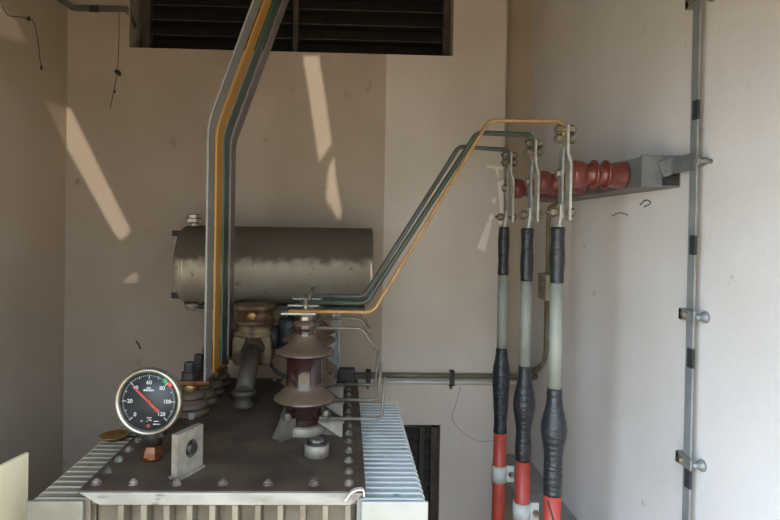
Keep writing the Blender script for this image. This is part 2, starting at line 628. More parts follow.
# cover bolts
bx = [onZ(px, 484, ZP) for px in (96, 133, 177, 223, 268, 314, 349)]
bp = [V((p.x, bx[3].y, ZP)) for p in bx]
y = bx[3].y + .068
k = 0
while y < YP1 - .03:
    bp.append(V((bp[0].x, y, ZP)))
    bp.append(V((bp[6].x, y, ZP)))
    y += .068
for i in range(1, 6):
    bp.append(V((bp[i].x, YP1 - .03, ZP)))
for p in bp:
    a = random.random()
    b = MB()
    b.cyl(p, p + V((0, 0, .0025)), .0125, 16)
    q = Matrix.Translation(p) @ Matrix.Rotation(a, 4, 'Z') @ Matrix.Translation(-p)
    b2 = MB().hexa(p + V((0, 0, .0025)), p + V((0, 0, .009)), .0095)
    b2.bm.transform(q)
    b.join(b2.bm)
    b.cyl(p + V((0, 0, .009)), p + V((0, 0, .012)), .005, 10)
    b.build('bolt', M['coverbolt'], cover)
# cooling fins left, right, front
ZF1, ZF0 = ZP - .028, .28
XFL, XFR = onZ(30, 499, ZF1).x, onZ(427, 500, ZF1).x
YF0 = onZ(400, 500, ZF1).y


def fin(p0, p1, thick, m, label=None):
    """a flat hollow fin standing out from the tank wall; p0 -> p1 in plan"""
    p0, p1 = V(p0), V(p1)
    d = (p1 - p0).normalized()
    nn = V((-d.y, d.x, 0)) * thick
    rr = .010
    out = [(0, ZF0), (1, ZF0), (1, ZF1 - rr), (1, ZF1), (0, ZF1)]
    L = (p1 - p0).length
    poly = []
    for u, z in out:
        if u == 1 and z == ZF1:
            poly.append(p0 + d * (L - rr) + V((0, 0, z)))
        else:
            poly.append(p0 + d * L * u + V((0, 0, z)))
    o = MB().prism([q - nn * .5 for q in poly], nn).build('cooling_fin', m, TR, label, bevel=.002)
    return o


nf, sp = 26, .0298
for i in range(nf):
    yy = YF0 + .010 + i * sp
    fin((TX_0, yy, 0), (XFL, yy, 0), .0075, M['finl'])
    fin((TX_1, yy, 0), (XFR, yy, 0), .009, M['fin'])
for i in range(11):
    x = onZ(118, 508, .985).x + i * .052
    fin((x, YP0 + .065, 0), (x, YP0 - .0 + .006, 0), .014, M['tank'])
# side header panels in front of the first fin, white right and stained left
MB().box((TX_1 + .01, YF0 - .012, ZF0), (XFR + .002, YF0 - .002, ZF1 + .001), bev=.004).build('end_panel', M['panel_r'], TR, 'white end panel of right fins')
MB().box((XFL - .002, YF0 - .012, ZF0), (TX_0 - .01, YF0 - .002, ZF1 + .001), bev=.004).build('end_panel', M['panel_l'], TR, 'stained end panel of left fins')
# base rails and wheels
for x in (TX_0 + .08, TX_1 - .08):
    MB().box((x - .04, YP0 + .1, .10), (x + .04, YP1 - .1, .15)).build('base_rail', M['dkmetal'], TR)
    for yy in (YP0 + .22, YP1 - .22):
        MB().cyl((x - .025, yy, .0605), (x + .025, yy, .0605), .06, 24, bev=.006).build('wheel', M['dkmetal'], TR)
# bent white end of a cable saddle at the lip's right corner
br = MB()
c0 = onZ(357, 492, ZP)
br.bar([onY(345, 500, YP0 - .010), onY(351, 492, YP0 - .010), onY(357, 489, YP0 - .010), onY(364, 489, YP0 - .010), onY(364, 496, YP0 - .010)], .012, .004, (0, 1, 0), .008)
br.build('lip_clip', M['white'], cover)

# lifting lug
a, b = onZ(174, 480, ZP), onZ(200, 466, ZP)
hgt = .108
d = (b - a).normalized()
nn = V((d.y, -d.x, 0))
bm = bmesh.new()
Lq = (b - a).length
vs = [(0, 0), (Lq, 0), (Lq, hgt), (0, hgt)]
hc, hr, ns = (Lq * .55, hgt * .56), .021, 24
ring = [(hc[0] + hr * math.cos(2 * PI * i / ns), hc[1] + hr * 1.05 * math.sin(2 * PI * i / ns)) for i in range(ns)]
ov, oe, of, _, _, fo = delaunay_2d_cdt([V(v) for v in vs + ring], [], [[0, 1, 2, 3], list(range(4, 4 + ns))], 0, 1e-6)
vv = [bm.verts.new(a + d * v.x + V((0, 0, v.y))) for v in ov]
for f, o in zip(of, fo):
    if list(o) == [0]:
        bm.faces.new([vv[i] for i in f])
w = MB()
w.join(bm)
lug = w.build('lifting_lug', M['steelp'], TR, 'upright pale metal lifting plate with round hole')
sd = lug.modifiers.new('solid', 'SOLIDIFY')
sd.thickness = .017
sd.offset = 0
w = MB()
w.cyl(a + d * (Lq * .55) + V((0, 0, hgt * .56)) - nn * .03, a + d * (Lq * .55) + V((0, 0, hgt * .56)) + nn * .016, .013, 20)
w.build('pin', M['dkmetal'], lug)
w = MB()
w.prism([a - nn * .016, a + nn * .016, b + nn * .016, b - nn * .016], (0, 0, .006)).build('weld_foot', M['steelp'], lug)

# filler plug on the cover near the front bushing
p = onZ(316, 459, ZP)
p.y += .03
w = MB()
w.lathe([(.033, 0), (.033, .028), (.030, .031)], p, seg=32)
pl = w.build('filler_plug', M['steelp'], TR, 'round pale plug with hex top')
MB().lathe([(.030, .031), (.028, .036), (.0, .036)], p).build('plug_disc', M['dkmetal'], pl)
MB().hexa(p + V((0, 0, .036)), p + V((0, 0, .043)), .018).build('hex_cap', M['coverbolt'], pl)

# ---- HV bushings
XH = onZ(303, 434, ZP).x
YH0 = onZ(303, 437, ZP).y + .055
YH = [YH0, YH0 + .19, YH0 + .38]


def hv(yh):
    o = V((XH, yh, ZP))
    e = bpy.data.objects.new('high_voltage_bushing', None)
    COL.objects.link(e)
    e.location = o
    put(e, TR)
    e['label'] = 'brown porcelain bushing with two dusty sheds'
    P = [(.048, .018), (.052, .022), (.0525, .080), (.056, .086), (.083, .090), (.0915, .095), (.0915, .099), (.086, .107), (.066, .122), (.056, .131), (.054, .137),
         (.054, .222), (.057, .226), (.080, .229), (.0885, .234), (.0885, .238), (.085, .243), (.070, .249), (.055, .257), (.043, .268), (.035, .280), (.031, .291), (.030, .299),
         (.034, .306), (.036, .314), (.035, .321), (.028, .328), (.018, .332), (0, .332)]
    MB().lathe(P, o, seg=48).build('porcelain', M['porc'], e)
    MB().lathe([(.064, 0), (.066, .003), (.066, .022), (.062, .026), (.05, .027)], o, seg=40).build('base_ring', M['steelp'], e, 'pale cast base ring')
    st = MB()
    st.cyl(o + V((0, 0, .33)), o + V((0, 0, .395)), .007, 14)
    st.hexa(o + V((0, 0, .332)), o + V((0, 0, .345)), .018).hexa(o + V((0, 0, .355)), o + V((0, 0, .366)), .016)
    st.lathe([(.022, .346), (.022, .349)], o)
    st.build('stud', M['bolt'], e)
    MB().box((o.x - .072, o.y - .014, ZP + .349), (o.x + .03, o.y + .014, ZP + .354)).build('terminal_flag', M['zinc'], e, 'bright flat terminal plate')
    # clamps: three gripping feet around the ring, each with a bolt
    for ang, big in ((228, 1), (-12, 0), (108, 0)):
        A = math.radians(ang)
        rad = V((math.cos(A), math.sin(A), 0))
        sd_ = V((-rad.y, rad.x, 0))
        base = o + rad * .062
        w = MB()
        w.prism([base - sd_ * .02, base - sd_ * .02 + rad * .045, base - sd_ * .02 + rad * .012 + V((0, 0, .052)), base - sd_ * .02 - rad * .010 + V((0, 0, .052)), base - sd_ * .02 - rad * .010 + V((0, 0, .032)), base - sd_ * .02 + V((0, 0, .032))], sd_ * .04)
        cl = w.build('clamp_foot', M['clampf'], e)
        bp_ = base + rad * .006 + V((0, 0, .052))
        MB().lathe([(.014, 0), (.014, .003)], bp_, seg=16).hexa(bp_ + V((0, 0, .003)), bp_ + V((0, 0, .014)), .010).build('clamp_bolt', M['coverbolt'], e)
    # triangular gusset carrying the lower horn
    g = o + V((.070, -.055, 0))
    w = MB()
    w.prism([g + V((-.025, 0, .043)), g + V((.046, 0, .043)), g + V((.046, 0, .0)), g + V((.039, 0, 0))], (0, .004, 0))
    w.box(g + V((-.025, 0, .041)), g + V((.05, .03, .045)))
    w.build('gusset', M['steelp'], e, 'pale triangular gusset')
    w = MB()
    hz = ZP + .050
    w.tube([(g.x + .01, g.y + .012, hz), (g.x + .160, g.y + .012, hz), (g.x + .168, g.y + .012, hz + .122)], .0048, 10, .018)
    w.build('arcing_horn', M['horn'], e, 'lower bent steel arcing rod')
    w = MB()
    hz = ZP + .310
    w.tube([(o.x + .03, o.y - .01, hz), (o.x + .168, o.y - .01, hz), (o.x + .210, o.y - .01, hz - .062)], .005, 10, .016)
    w.build('arcing_horn', M['horn'], e, 'upper bent steel arcing rod')
    return e


for yh in YH:
    hv(yh)

# ---- LV bushings
XLV = onY(190, 380, 1.89).x
YLV = [1.89, 2.01, 2.13, 2.25]
for yl in YLV:
    o = V((XLV, yl, ZP))
    e = bpy.data.objects.new('low_voltage_bushing', None)
    COL.objects.link(e)
    e.location = o
    put(e, TR)
    e['label'] = 'short dusty bushing with brass terminal'
    MB().lathe([(.062, 0), (.062, .012), (.05, .016), (.048, .020), (.058, .026), (.060, .030), (.050, .042), (.040, .048), (.038, .052), (.048, .056), (.049, .060), (.040, .072), (.032, .076), (.0, .076)], o, seg=6 * 6).build('porcelain', M['lvporc'], e)
    MB().cyl(o + V((0, 0, .074)), o + V((0, 0, .100)), .026, 24, bev=.003).build('collar', M['brass'], e)
    MB().box(o + V((-.03, -.035, .100)), o + V((.07, .035, .114)), bev=.003).build('terminal_plate', M['copper'], e, 'heat-browned terminal plate')
    MB().hexa(o + V((0, 0, .114)), o + V((0, 0, .138)), .028).hexa(o + V((0, 0, .138)), o + V((0, 0, .168)), .019).build('stud_nut', M['dkmetal'], e)
    MB().hexa(o + V((.02, -.05, 0)), o + V((.02, -.05, .02)), .012).build('flange_bolt', M['zinc'], e)

# ---- dial thermometer
gc = onY(150, 400.5, 1.50)
e = bpy.data.objects.new('dial_thermometer', None)
COL.objects.link(e)
e.location = gc
put(e, TR)
e['label'] = 'round black temperature dial in chrome bezel, red needle at forty'
R = 33.2 / 580 * 1.50
axf = V((-.045, -1, .03)).normalized()           # the way the dial looks
MB().lathe([(R * .74, -.030), (R * .80, -.026), (R * .80, -.008), (R * .97, -.006), (R * 1.0, .0), (R * 1.0, .010), (R * .975, .016), (R * .93, .018), (R * .88, .015), (R * .85, .010), (R * .85, .006)], gc, axf, seg=72, cap=False).build('bezel', M['chrome'], e)
MB().lathe([(0, -.0305), (R * .76, -.0305), (R * .76, -.026)], gc, axf, seg=48, cap=False).build('back_case', M['dkmetal'], e)
MB().lathe([(R * .86, .006), (R * .86, .0085), (0, .0085)], gc, axf, seg=64).build('dial_face', M['dial'], e)
q = V((0, 0, 1)).rotation_difference(axf)
# dial axes: right as the viewer sees it, and up
dr = V((0, 0, 1)).cross(axf).normalized()
dr = -axf.cross(V((0, 0, 1))).normalized()
if dr.x < 0:
    dr = -dr
du = axf.cross(dr).normalized()
if du.z < 0:
    du = -du
RD = R * .845


def dp(x, y, h=.0092):
    return gc + dr * (x * RD) + du * (y * RD) + axf * h


def dpoly(mb, pts, h=.0090, t=.0004):
    mb.prism([dp(x, y, h) for x, y in pts], axf * t)


def seg_(mb, a, r0, r1, wd, h=.0090):
    ca, sa = math.cos(a), math.sin(a)
    dpoly(mb, [(ca * r0 - sa * wd, sa * r0 + ca * wd), (ca * r0 + sa * wd, sa * r0 - ca * wd), (ca * r1 + sa * wd, sa * r1 - ca * wd), (ca * r1 - sa * wd, sa * r1 + ca * wd)], h)


def text_mesh(mb, s, x, y, size, h=.0090, t=.0004):
    cu = bpy.data.curves.new('t', 'FONT')
    cu.body = s
    cu.size = 1
    cu.align_x = 'CENTER'
    cu.align_y = 'CENTER'
    cu.offset = .012
    ob = bpy.data.objects.new('t', cu)
    COL.objects.link(ob)
    dg = bpy.context.evaluated_depsgraph_get()
    me = bpy.data.meshes.new_from_object(ob.evaluated_get(dg))
    bpy.data.objects.remove(ob)
    bm = bmesh.new()
    bm.from_mesh(me)
    for v in bm.verts:
        v.co = dp(x + v.co.x * size, y + v.co.y * size, h + t)
    bpy.data.meshes.remove(me)
    mb.join(bm)


mk = MB()
for i in range(0, 61):
    a = math.radians(225 - 270 * i / 60)
    if i % 10 == 0:
        seg_(mk, a, .79, .94, .011)
    elif i % 5 == 0:
        seg_(mk, a, .83, .93, .009)
    else:
        seg_(mk, a, .88, .93, .006)
for i, s in enumerate(('0', '20', '40', '60', '80', '100', '120')):
    a = math.radians(225 - 45 * i)
    rr = .66 if len(s) < 3 else .62
    text_mesh(mk, s, rr * math.cos(a) * (1.0 if len(s) < 3 else 1.05), rr * math.sin(a), .19)
text_mesh(mk, '°C', .04, -.62, .17)
mk.build('scale', M['ink'], e, 'white scale and numerals')
lg = MB()
for x0, x1 in ((-.19, -.12), (-.10, -.04), (-.02, .04), (.06, .11), (.13, .17)):
    dpoly(lg, [(x0, .36), (x1, .36), (x1, .42), (x0, .42)])
dpoly(lg, [(-.10, .455), (.08, .455), (.05, .49), (-.06, .49)])
for x0, x1, yy in ((-.27, -.20, -.70), (.20, .38, -.70), (.17, .42, -.80), (-.05, -.02, -.70)):
    dpoly(lg, [(x0, yy), (x1, yy), (x1, yy + .025), (x0, yy + .025)])
lg.build('maker_mark', M['ink'], e)
nd = MB()
a = math.radians(137)
ca, sa = math.cos(a), math.sin(a)


def npt(r, s):
    return (ca * r - sa * s, sa * r + ca * s)


dpoly(nd, [npt(.80, .0), npt(.55, .035), npt(0, .045), npt(-.40, .05), npt(-.46, .075), npt(-.52, .05), npt(-.52, -.05), npt(-.46, -.075), npt(-.40, -.05), npt(0, -.045), npt(.55, -.035)], .0105, .001)
nd.lathe([(.08 * RD, .0105), (.08 * RD, .0125), (0, .0135)], gc, axf, seg=20)
nd.build('needle', M['needle'], e)
g = MB()
dpoly(g, [(.48, .70), (.60, .62), (.67, .72), (.60, .80), (.52, .82)], .0095, .0006)
g.build('set_pointer', M['green_mark'], e, 'green set mark')
g = MB()
dpoly(g, [(.64, .60), (.74, .50), (.84, .58), (.78, .68), (.70, .70)], .0095, .0006)
g.build('set_pointer', M['red_mark'], e, 'red set mark')
g = MB()
g.lathe([(.075 * RD, .009), (.075 * RD, .0096), (0, .0096)], dp(0, -.86, 0), axf, seg=18)
g.build('reset_dot', M['dot'], e)
# stem down to the cover: dark neck, copper hex, pocket
sb = V((gc.x + .003, gc.y + .016, ZP))
MB().cyl(sb + V((0, 0, .04)), (gc.x + .003, gc.y + .016, gc.z - R * .75), .024, 24).box((sb.x - .032, sb.y - .014, gc.z - R * 1.14), (sb.x + .032, sb.y + .016, gc.z - R * .9), bev=.004).build('neck', M['dkmetal'], e)
MB().cyl(sb, sb + V((0, 0, .012)), .022, 24).lathe([(.029, .012), (.027, .022), (.020, .036), (.014, .042), (0, .042)], sb, seg=6, smooth=False).build('hex_fitting', M['copper'], e, 'copper-coloured hex fitting')

# ---- conservator (oil drum)
YC, RC = 2.47, .162
ca_, cb_ = onY(182.5, 265, YC), onY(371.5, 264, YC)
zc = onY(272, 265, YC).z
X0, X1 = ca_.x, cb_.x
e = bpy.data.objects.new('oil_conservator', None)
COL.objects.link(e)
e.location = V(((X0 + X1) / 2, YC, zc - RC))
put(e, TR)
e['label'] = 'horizontal grey steel oil drum over the far end of the cover'
Ld = X1 - X0
MB().lathe([(0, .0), (RC * .80, .0), (RC * .93, .006), (RC * .985, .018), (RC, .032), (RC, Ld - .014), (RC * 1.012, Ld - .013), (RC * 1.012, Ld - .003), (RC * .98, Ld), (0, Ld)], (X0, YC, zc), (1, 0, 0), seg=72).build('drum', M['cons'], e)
MB().lathe([(RC * .99, .0), (RC * 1.006, .002), (RC * 1.006, .008), (RC * .99, .010)], (X0 + .034, YC, zc), (1, 0, 0), seg=72, cap=False).build('weld_seam', M['cons'], e)
p = onY(194, 222, YC - .02)
p = V((p.x, YC - .02, zc + RC * .97))
MB().cyl(p, p + V((0, 0, .022)), .019, 20).hexa(p + V((0, 0, .018)), p + V((0, 0, .036)), .034).hexa(p + V((0, 0, .036)), p + V((0, 0, .052)), .028).build('filler_cap', M['cons'], e)
p = V((onY(194, 222, YC - .02).x, YC - .04, zc - RC * .96))
MB().cyl(p, p - V((0, 0, .018)), .030, 20).hexa(p - V((0, 0, .016)), p - V((0, 0, .032)), .022).hexa(p - V((0, 0, .032)), p - V((0, 0, .042)), .011).build('drain_plug', M['cons'], e)
gx = X0 - .014
yg = YC - .05
MB().cyl((gx, yg, zc - .13), (gx, yg, zc + .13), .0075, 12).build('level_tube', M['conduit2'], e, 'thin vertical oil level tube')
for s in (-1, 1):
    MB().box((gx - .014, yg - .012, zc + s * .128 - .012), (X0 + .01, yg + .012, zc + s * .128 + .012), bev=.003).build('tube_fitting', M['dkmetal'], e)
# supports down to the cover
for x in (onY(334, 340, YC).x, X0 + .16):
    w = MB()
    zt_ = zc - RC - .008
    w.box((x - .004, 2.330, ZP), (x + .004, 2.360, zt_)).box((x + .018, 2.330, ZP), (x + .026, 2.360, zt_))
    w.box((x - .004, 2.352, ZP), (x + .026, 2.360, zt_))
    w.box((x - .03, 2.315, ZP), (x + .05, 2.362, ZP + .008))
    w.build('support_post', M['zinc'], e)
w = MB()
w.box((X0 + .10, 2.325, zc - RC - .008), (X1 - .03, YC + .05, zc - RC + .006))
w.build('support_rail', M['dkmetal'], e)

# ---- relay (rusty cream box under the drum) with its pipe
yr = 2.25
ctr = onY(254, 334, yr)
e = bpy.data.objects.new('gas_relay', None)
COL.objects.link(e)
e.location = ctr
put(e, TR)
e['label'] = 'rusty cream gas relay housing'
hw = 21 / 580 * yr
zt, zb2 = onY(254, 304, yr).z, onY(254, 363, yr).z
zm = onY(254, 333, yr).z
w = MB()
w.box((ctr.x - hw * .92, yr - .06, zb2), (ctr.x + hw * .92, yr + .06, zm), bev=.018)
w.lathe([(hw * .98, zm - .006), (hw * 1.0, zm + .0), (hw * 1.0, zm + .010), (hw * .92, zm + .012), (hw * .92, zm + .04), (hw * 1.0, zm + .042), (hw * 1.0, zm + .052), (hw * .9, zm + .054), (hw * .9, zt - .02), (hw * .98, zt - .02), (hw * .98, zt)], (ctr.x, yr, 0), seg=40)
w.build('housing', M['rust'], e)
kx = onY(279, 340, yr).x
MB().cyl((ctr.x + hw * .8, yr, onY(278, 337, yr).z), (kx, yr, onY(278, 337, yr).z), .045, 24, bev=.006).build('side_cap', M['dkmetal'], e)
p = onY(251, 317, yr - .085)
MB().lathe([(.019, 0), (.019, .012), (.015, .016), (0, .016)], p + V((0, .02, 0)), (0, -1, 0), seg=20).box(p + V((-.014, -.002, -.002)), p + V((.014, .006, .002)), Matrix.Translation(p) @ Matrix.Rotation(.7, 4, 'Y') @ Matrix.Translation(-p)).build('sight_screw', M['brass'], e)
base = onZ(243, 408, ZP)
base = V((base.x, base.y + .01, ZP))
w = MB()
topp = onY(254, 345, yr - .05)
w.lathe([(.032, 0), (.040, .004), (.040, .014), (.030, .018), (.030, .040), (.040, .043), (.042, .056), (.036, .060)], base, seg=32)
w.build('pipe_flange', M['pipe'], e, 'dark flange on the cover')
w = MB()
dq = (topp - base - V((0, 0, .05))).normalized()
w.cyl(base + V((0, 0, .05)), topp + dq * .03, .031, 24)
w.hexa(topp - dq * .035, topp + dq * .02, .043)
w.build('oil_pipe', M['pipe'], e)
w = MB()
w.tube([onY(268, 352, yr), onY(270, 364, yr), onY(278, 374, yr), onY(296, 379, yr), onY(312, 379, yr)], .0075, 10, .05)
w.build('hose', M['hose'], e)
# dark breather hanging behind the bushings
p = onY(291, 318, 2.28)
w = MB()
w.lathe([(.045, 0), (.052, -.006), (.052, -.10), (.046, -.106), (.046, -.13), (.0, -.13)], p, seg=28)
w.cyl(p, (p.x, p.y, zc - RC + .004), .012, 12)
w.build('breather', M['breather'], TR, 'dark cylinder hanging under the drum')

# dark block at the cover's back right corner
p = onZ(346, 384, ZP)
MB().box((p.x - .03, YP1 - .06, ZP), (p.x + .035, YP1 - .005, ZP + .05), bev=.004).build('corner_block', M['dkmetal'], TR)

# brass dished cap lying on the left fins
p = onZ(116, 439, ZF1 + .0)
t = MB()
t.lathe([(0, .004), (.020, .002), (.024, 0), (.030, .001), (.040, .010), (.042, .013), (.039, .0135), (.028, .007), (.0, .007)], (p.x - .004, p.y, ZF1 + .0005), seg=40)
o = tag(t.build('brass_cap', M['brass']), 'shallow brass cap lying on the cooling fins left of the dial', 'cap')
pivot(o, (p.x, p.y, ZF1))

# ------------------------------------------------------------------ LV busbars (top-level, rising to the ceiling)
ZK = 1.955
bars = (('b_grey', 'pale grey flat busbar rising from the nearest low bushing, leftmost of four'),
        ('b_yel', 'yellow flat busbar rising past the oil drum and bending up right'),
        ('b_grn', 'dark green flat busbar between the yellow and the mauve one'),
        ('b_lil', 'mauve-grey flat busbar farthest right of the four'))
for (m, lab), yl in zip(bars, YLV):
    xb = -.443
    k = .35
    pts = [(xb, yl, ZP + .1145), (xb, yl, ZK), (xb + k * (ZC - ZK), yl, ZC - .001)]
    w = MB()
    w.bar(pts, .084, .006, (0, 1, 0), .035, 5)
    o = tag(w.build('busbar', M[m]), lab, 'busbar', 'four busbars rising from the low bushings')
    pivot(o, (xb, yl, ZP + .1145))

# ------------------------------------------------------------------ right wall high-voltage run
YN = [1.68, 1.966, 2.263]
zt = ZP + .354
XBAR = onY(563.5, 170, YN[0]).x
# rods from bushing tops to terminal bars
def interp(pp, y0, y1):
    return pp


rods = (('r_yel', 'yellow round conductor rod from nearest brown bushing to nearest cable', YH[0], YN[0], [(373, 313), (489, 121)], (566, 121), .0055, -.05),
        ('r_grn', 'dark green conductor rod from middle brown bushing to middle cable', YH[1], YN[1], [(366, 302), (477, 135)], (534, 135), .0085, -.03),
        ('r_gry', 'dark grey conductor rod from farthest brown bushing to farthest cable', YH[2], YN[2], [(364, 296), (459, 150)], (509, 150), .0085, -.03))
for (m, lab, ya, yb_, mids, end, rr, sx) in rods:
    zr = ZP + .354 + rr
    ya = ya - .0135
    p0 = V((XH + sx, ya, zr))
    p1 = onY(mids[0][0], mids[0][1], ya)
    p1.z = zr
    ymid = ya + (yb_ - ya) * .6
    p2 = onY(mids[1][0], mids[1][1], ymid)
    p3 = onY(end[0], end[1], yb_)
    p3.x = XBAR - .004
    p2.z = p3.z
    p4 = p3 + V((0, 0, -.055))
    w = MB()
    w.tube([p0, p1, p2, p3, p4], rr, 14, .022)
    o = tag(w.build('conductor_rod', M[m]), lab, 'conductor rod', 'three conductor rods to the cables')
    pivot(o, p0)

nm = ('nearest', 'middle', 'farthest')
for i, yn in enumerate(YN):
    s = 1.68 / yn
    zI = onY(567, 174, YN[0]).z
    # terminal bar: flat, normal along X, cranked
    ztop = onY(567, 126, YN[0]).z
    zlow = onY(567, 220, YN[0]).z
    t = thing('terminal_bar', ('bright cranked flat terminal bar under the yellow rod, largest of three', 'tinned terminal bar under the green rod, between the two others', 'small dull terminal bar under the grey rod, farthest of three')[i], 'terminal bar', (XBAR, yn, zlow), 'three upright terminal bars')
    w = MB()
    w.bar([(XBAR + .006, yn, ztop), (XBAR + .006, yn, zI + .06), (XBAR + .016, yn, zI + .03), (XBAR + .016, yn, zlow)], .036, .007, (0, 1, 0))
    w.build('bar', M['tin'], t)
    w = MB()
    w.bar([(XBAR - .004, yn, zI + .075), (XBAR - .008, yn, zI + .02), (XBAR - .004, yn, zlow + .004)], .030, .006, (0, 1, 0), .02)
    w.build('backing_strip', M['zinc'], t)
    for zz in (ztop - .010, ztop - .038):
        w = MB()
        w.cyl((XBAR - .03, yn, zz), (XBAR + .034, yn, zz), .006, 12)
        w.hexa((XBAR - .024, yn, zz), (XBAR - .006, yn, zz), .0145).hexa((XBAR + .012, yn, zz), (XBAR + .030, yn, zz), .0145)
        w.build('bolt', M['bolt'], t)
    w = MB()
    w.hexa((XBAR - .005, yn, zI), (XBAR - .022, yn, zI), .014)
    w.build('bolt', M['bolt'], t)
    zz = zlow + .022
    w = MB()
    w.cyl((XBAR - .048, yn, zz), (XBAR + .036, yn, zz), .006, 12)
    w.hexa((XBAR - .038, yn, zz), (XBAR - .018, yn, zz), .0145).hexa((XBAR + .021, yn, zz), (XBAR + .034, yn, zz), .0135)
    w.build('bolt', M['bolt'], t)
    # post insulator standing off the wall channel
    XI0, XI1 = XBAR + .0205, onY(641, 172, onX(680, 170, XR).y).x + .002
    Li = XI1 - XI0
    r0 = .043
    P = [(0, 0), (.036, 0), (.039, .002), (.040, .006), (.0385, .030), (.036, .034), (.031, .037), (.030, .042), (.031, .058), (.035, .062), (.0415, .064), (.043, .066), (.043, .069), (.0415, .071), (.032, .074), (.031, .080), (.032, .094), (.036, .097), (.0415, .099), (.043, .101), (.043, .104), (.0415, .106), (.0355, .109), (.0345, .112), (.0405, Li - .010), (.042, Li - .004), (.041, Li), (0, Li)]
    t2 = MB().lathe(P, (XI0, yn, zI), (1, 0, 0), seg=40).build('post_insulator', M['resin'])
    tag(t2, ('large red-brown ribbed insulator beside the grey channel end', 'red-brown insulator behind the middle terminal bar', 'small red-brown insulator at the farthest terminal bar')[i], 'insulator', 'three red post insulators')
    pivot(t2, (XI1, yn, zI))
    # cable
    XCa = XBAR - .0135
    # heights of the changes, read on the photograph
    q = ((227, 283, 388, 494), (228, 281, 366, 460), (227, 275, 348, 432))[i]
    cxp = (558, 527, 503)[i]
    zs = [onY(cxp, k_, yn).z for k_ in q]
    rc = .0205
    t = thing('power_cable', ('thick cable beside the right wall, widest black joint and yellowish sheath', 'middle cable with red sheath, clamp and black taped joint', 'farthest cable by the wall corner, short black joint and upper clamp')[i], 'cable', (XCa, yn, 0), 'three upright power cables')
    ph = random.random() * 6

    def taped(z1, z0, rf, pitch=.016, amp=.0012):
        pr = []
        n = max(6, int((z1 - z0) / (pitch / 3)))
        for k_ in range(n + 1):
            u = k_ / n
            z = z0 + (z1 - z0) * u
            pr.append((rf(1 - u) + amp * (((z / pitch) % 1.0)), z))
        return pr
    w = MB()
    pr = taped(zs[0], zs[1], lambda u: rc * (1.0 + .06 * math.sin(u * 9 + ph)) if .02 < u < .98 else rc * .94)
    w.lathe(pr, (XCa, yn, 0), seg=32)
    w.build('tape_wrap', M['tape'], t, 'black taped upper end')
    w = MB()
    w.lathe([(rc * .94, zs[2] - .02), (rc * .94, zs[1] + .02)], (XCa, yn, 0), seg=32)
    w.build('core', M['sheath'], t, 'grey-green insulated core')

    def bulge(u):
        base_ = rc * (1.0 + .30 * u)
        b_ = .62 * math.exp(-((u - .38) / .22) ** 2) * rc
        b2 = (.08 * math.sin(u * 14 + ph)) * rc
        return base_ * (.98) + b_ + b2 * (1 if .08 < u < .95 else 0)
    w = MB()
    w.lathe(taped(zs[2], zs[3], bulge, .02, .0014), (XCa, yn, 0), seg=36)
    w.build('tape_wrap', M['tape'], t, 'swollen black taped joint')
    rs = rc * 1.22
    w = MB()
    w.tube([(XCa, yn, zs[3] + .02), (XCa - .002, yn, .5), (XCa - .004, yn, .25), (XCa, yn, 0.0)], rs, 28, .1)
    w.build('outer_sheath', M['red'], t, 'red outer sheath')
    if i == 0:
        za = zs[3] - .012
        w = MB()
        w.tube([(XCa - .020 + .010 * k, yn - math.sqrt(max(rs ** 2 - (-.020 + .010 * k) ** 2, 0)) - .0015, za - .035 * k) for k in range(5)], .003, 8)
        w.build('tape_tail', M['pipe'], t, 'narrow brown tape tail')
    w = MB()
    lug_z = zs[0]
    w.bar([(XCa, yn, lug_z - .01), (XCa, yn, lug_z + .012), (XBAR - .010, yn, lug_z + .034), (XBAR - .010, yn, zlow + .046)], .030, .007, (0, 1, 0), .012)
    w.cyl((XCa, yn, lug_z - .012), (XCa, yn, lug_z + .010), .014, 20, r2=.012)
    w.build('cable_lug', M['tin'], t, 'bright bent cable lug')
    # clamp
    if i:
        zc_ = onY((0, 524, 501)[i], (0, 511, 473)[i], yn).z
        t = thing('cable_clamp', ('', 'grey cable clamp on the middle red cable', 'grey cable clamp on the farthest red cable, higher of two')[i], 'clamp', (XCa, yn, zc_), 'grey cable clamps')
        w = MB()
        hh = .032
        w.lathe([(rs + .0008, zc_ - hh), (rs + .005, zc_ - hh), (rs + .005, zc_ + hh), (rs + .0008, zc_ + hh), (rs + .0008, zc_ - hh)], (XCa - .0015, yn, 0), seg=32, cap=False)
        w.box((XCa + rs, yn - .012, zc_ - hh), (XCa + rs + .030, yn + .0, zc_ + hh), bev=.002)
        w.build('strap', M['clampm'], t)
        MB().hexa((XCa + rs + .018, yn - .012, zc_), (XCa + rs + .018, yn - .026, zc_), .011).build('bolt', M['bolt'], t)

# channel on the right wall with a pale end plate
ZI = onY(567, 174, YN[0]).z
YE = onX(680, 170, XR).y
XC = onY(641, 172, YE).x
hC = .042
t = thing('steel_channel', 'grey steel channel on the right wall carrying the red insulators', 'channel', (.88, YE, ZI - hC))
w = MB()
w.box((XC + .003, YE + .004, ZI - hC), (XC + .011, 2.45, ZI + hC)).box((XC + .011, YE + .004, ZI - hC), (XR, 2.45, ZI - hC + .007)).box((XC + .011, YE + .004, ZI + hC - .007), (XR, 2.45, ZI + hC))
w.build('channel_body', M['channel'], t)
w = MB()
w.box((XC, YE - .004, ZI - hC), (XR, YE + .004, ZI + hC + .004), bev=.0015)
w.build('end_plate', M['channel'], t, 'pale speckled end plate')
w = MB()
w.box((XR - .052, YE - .008, ZI - hC + .004), (XR - .006, YE - .004, ZI - .006), bev=.001)
w.build('dark_recess', M['dkmetal'], t)  # added dark plate in place of the channel end's shaded recess

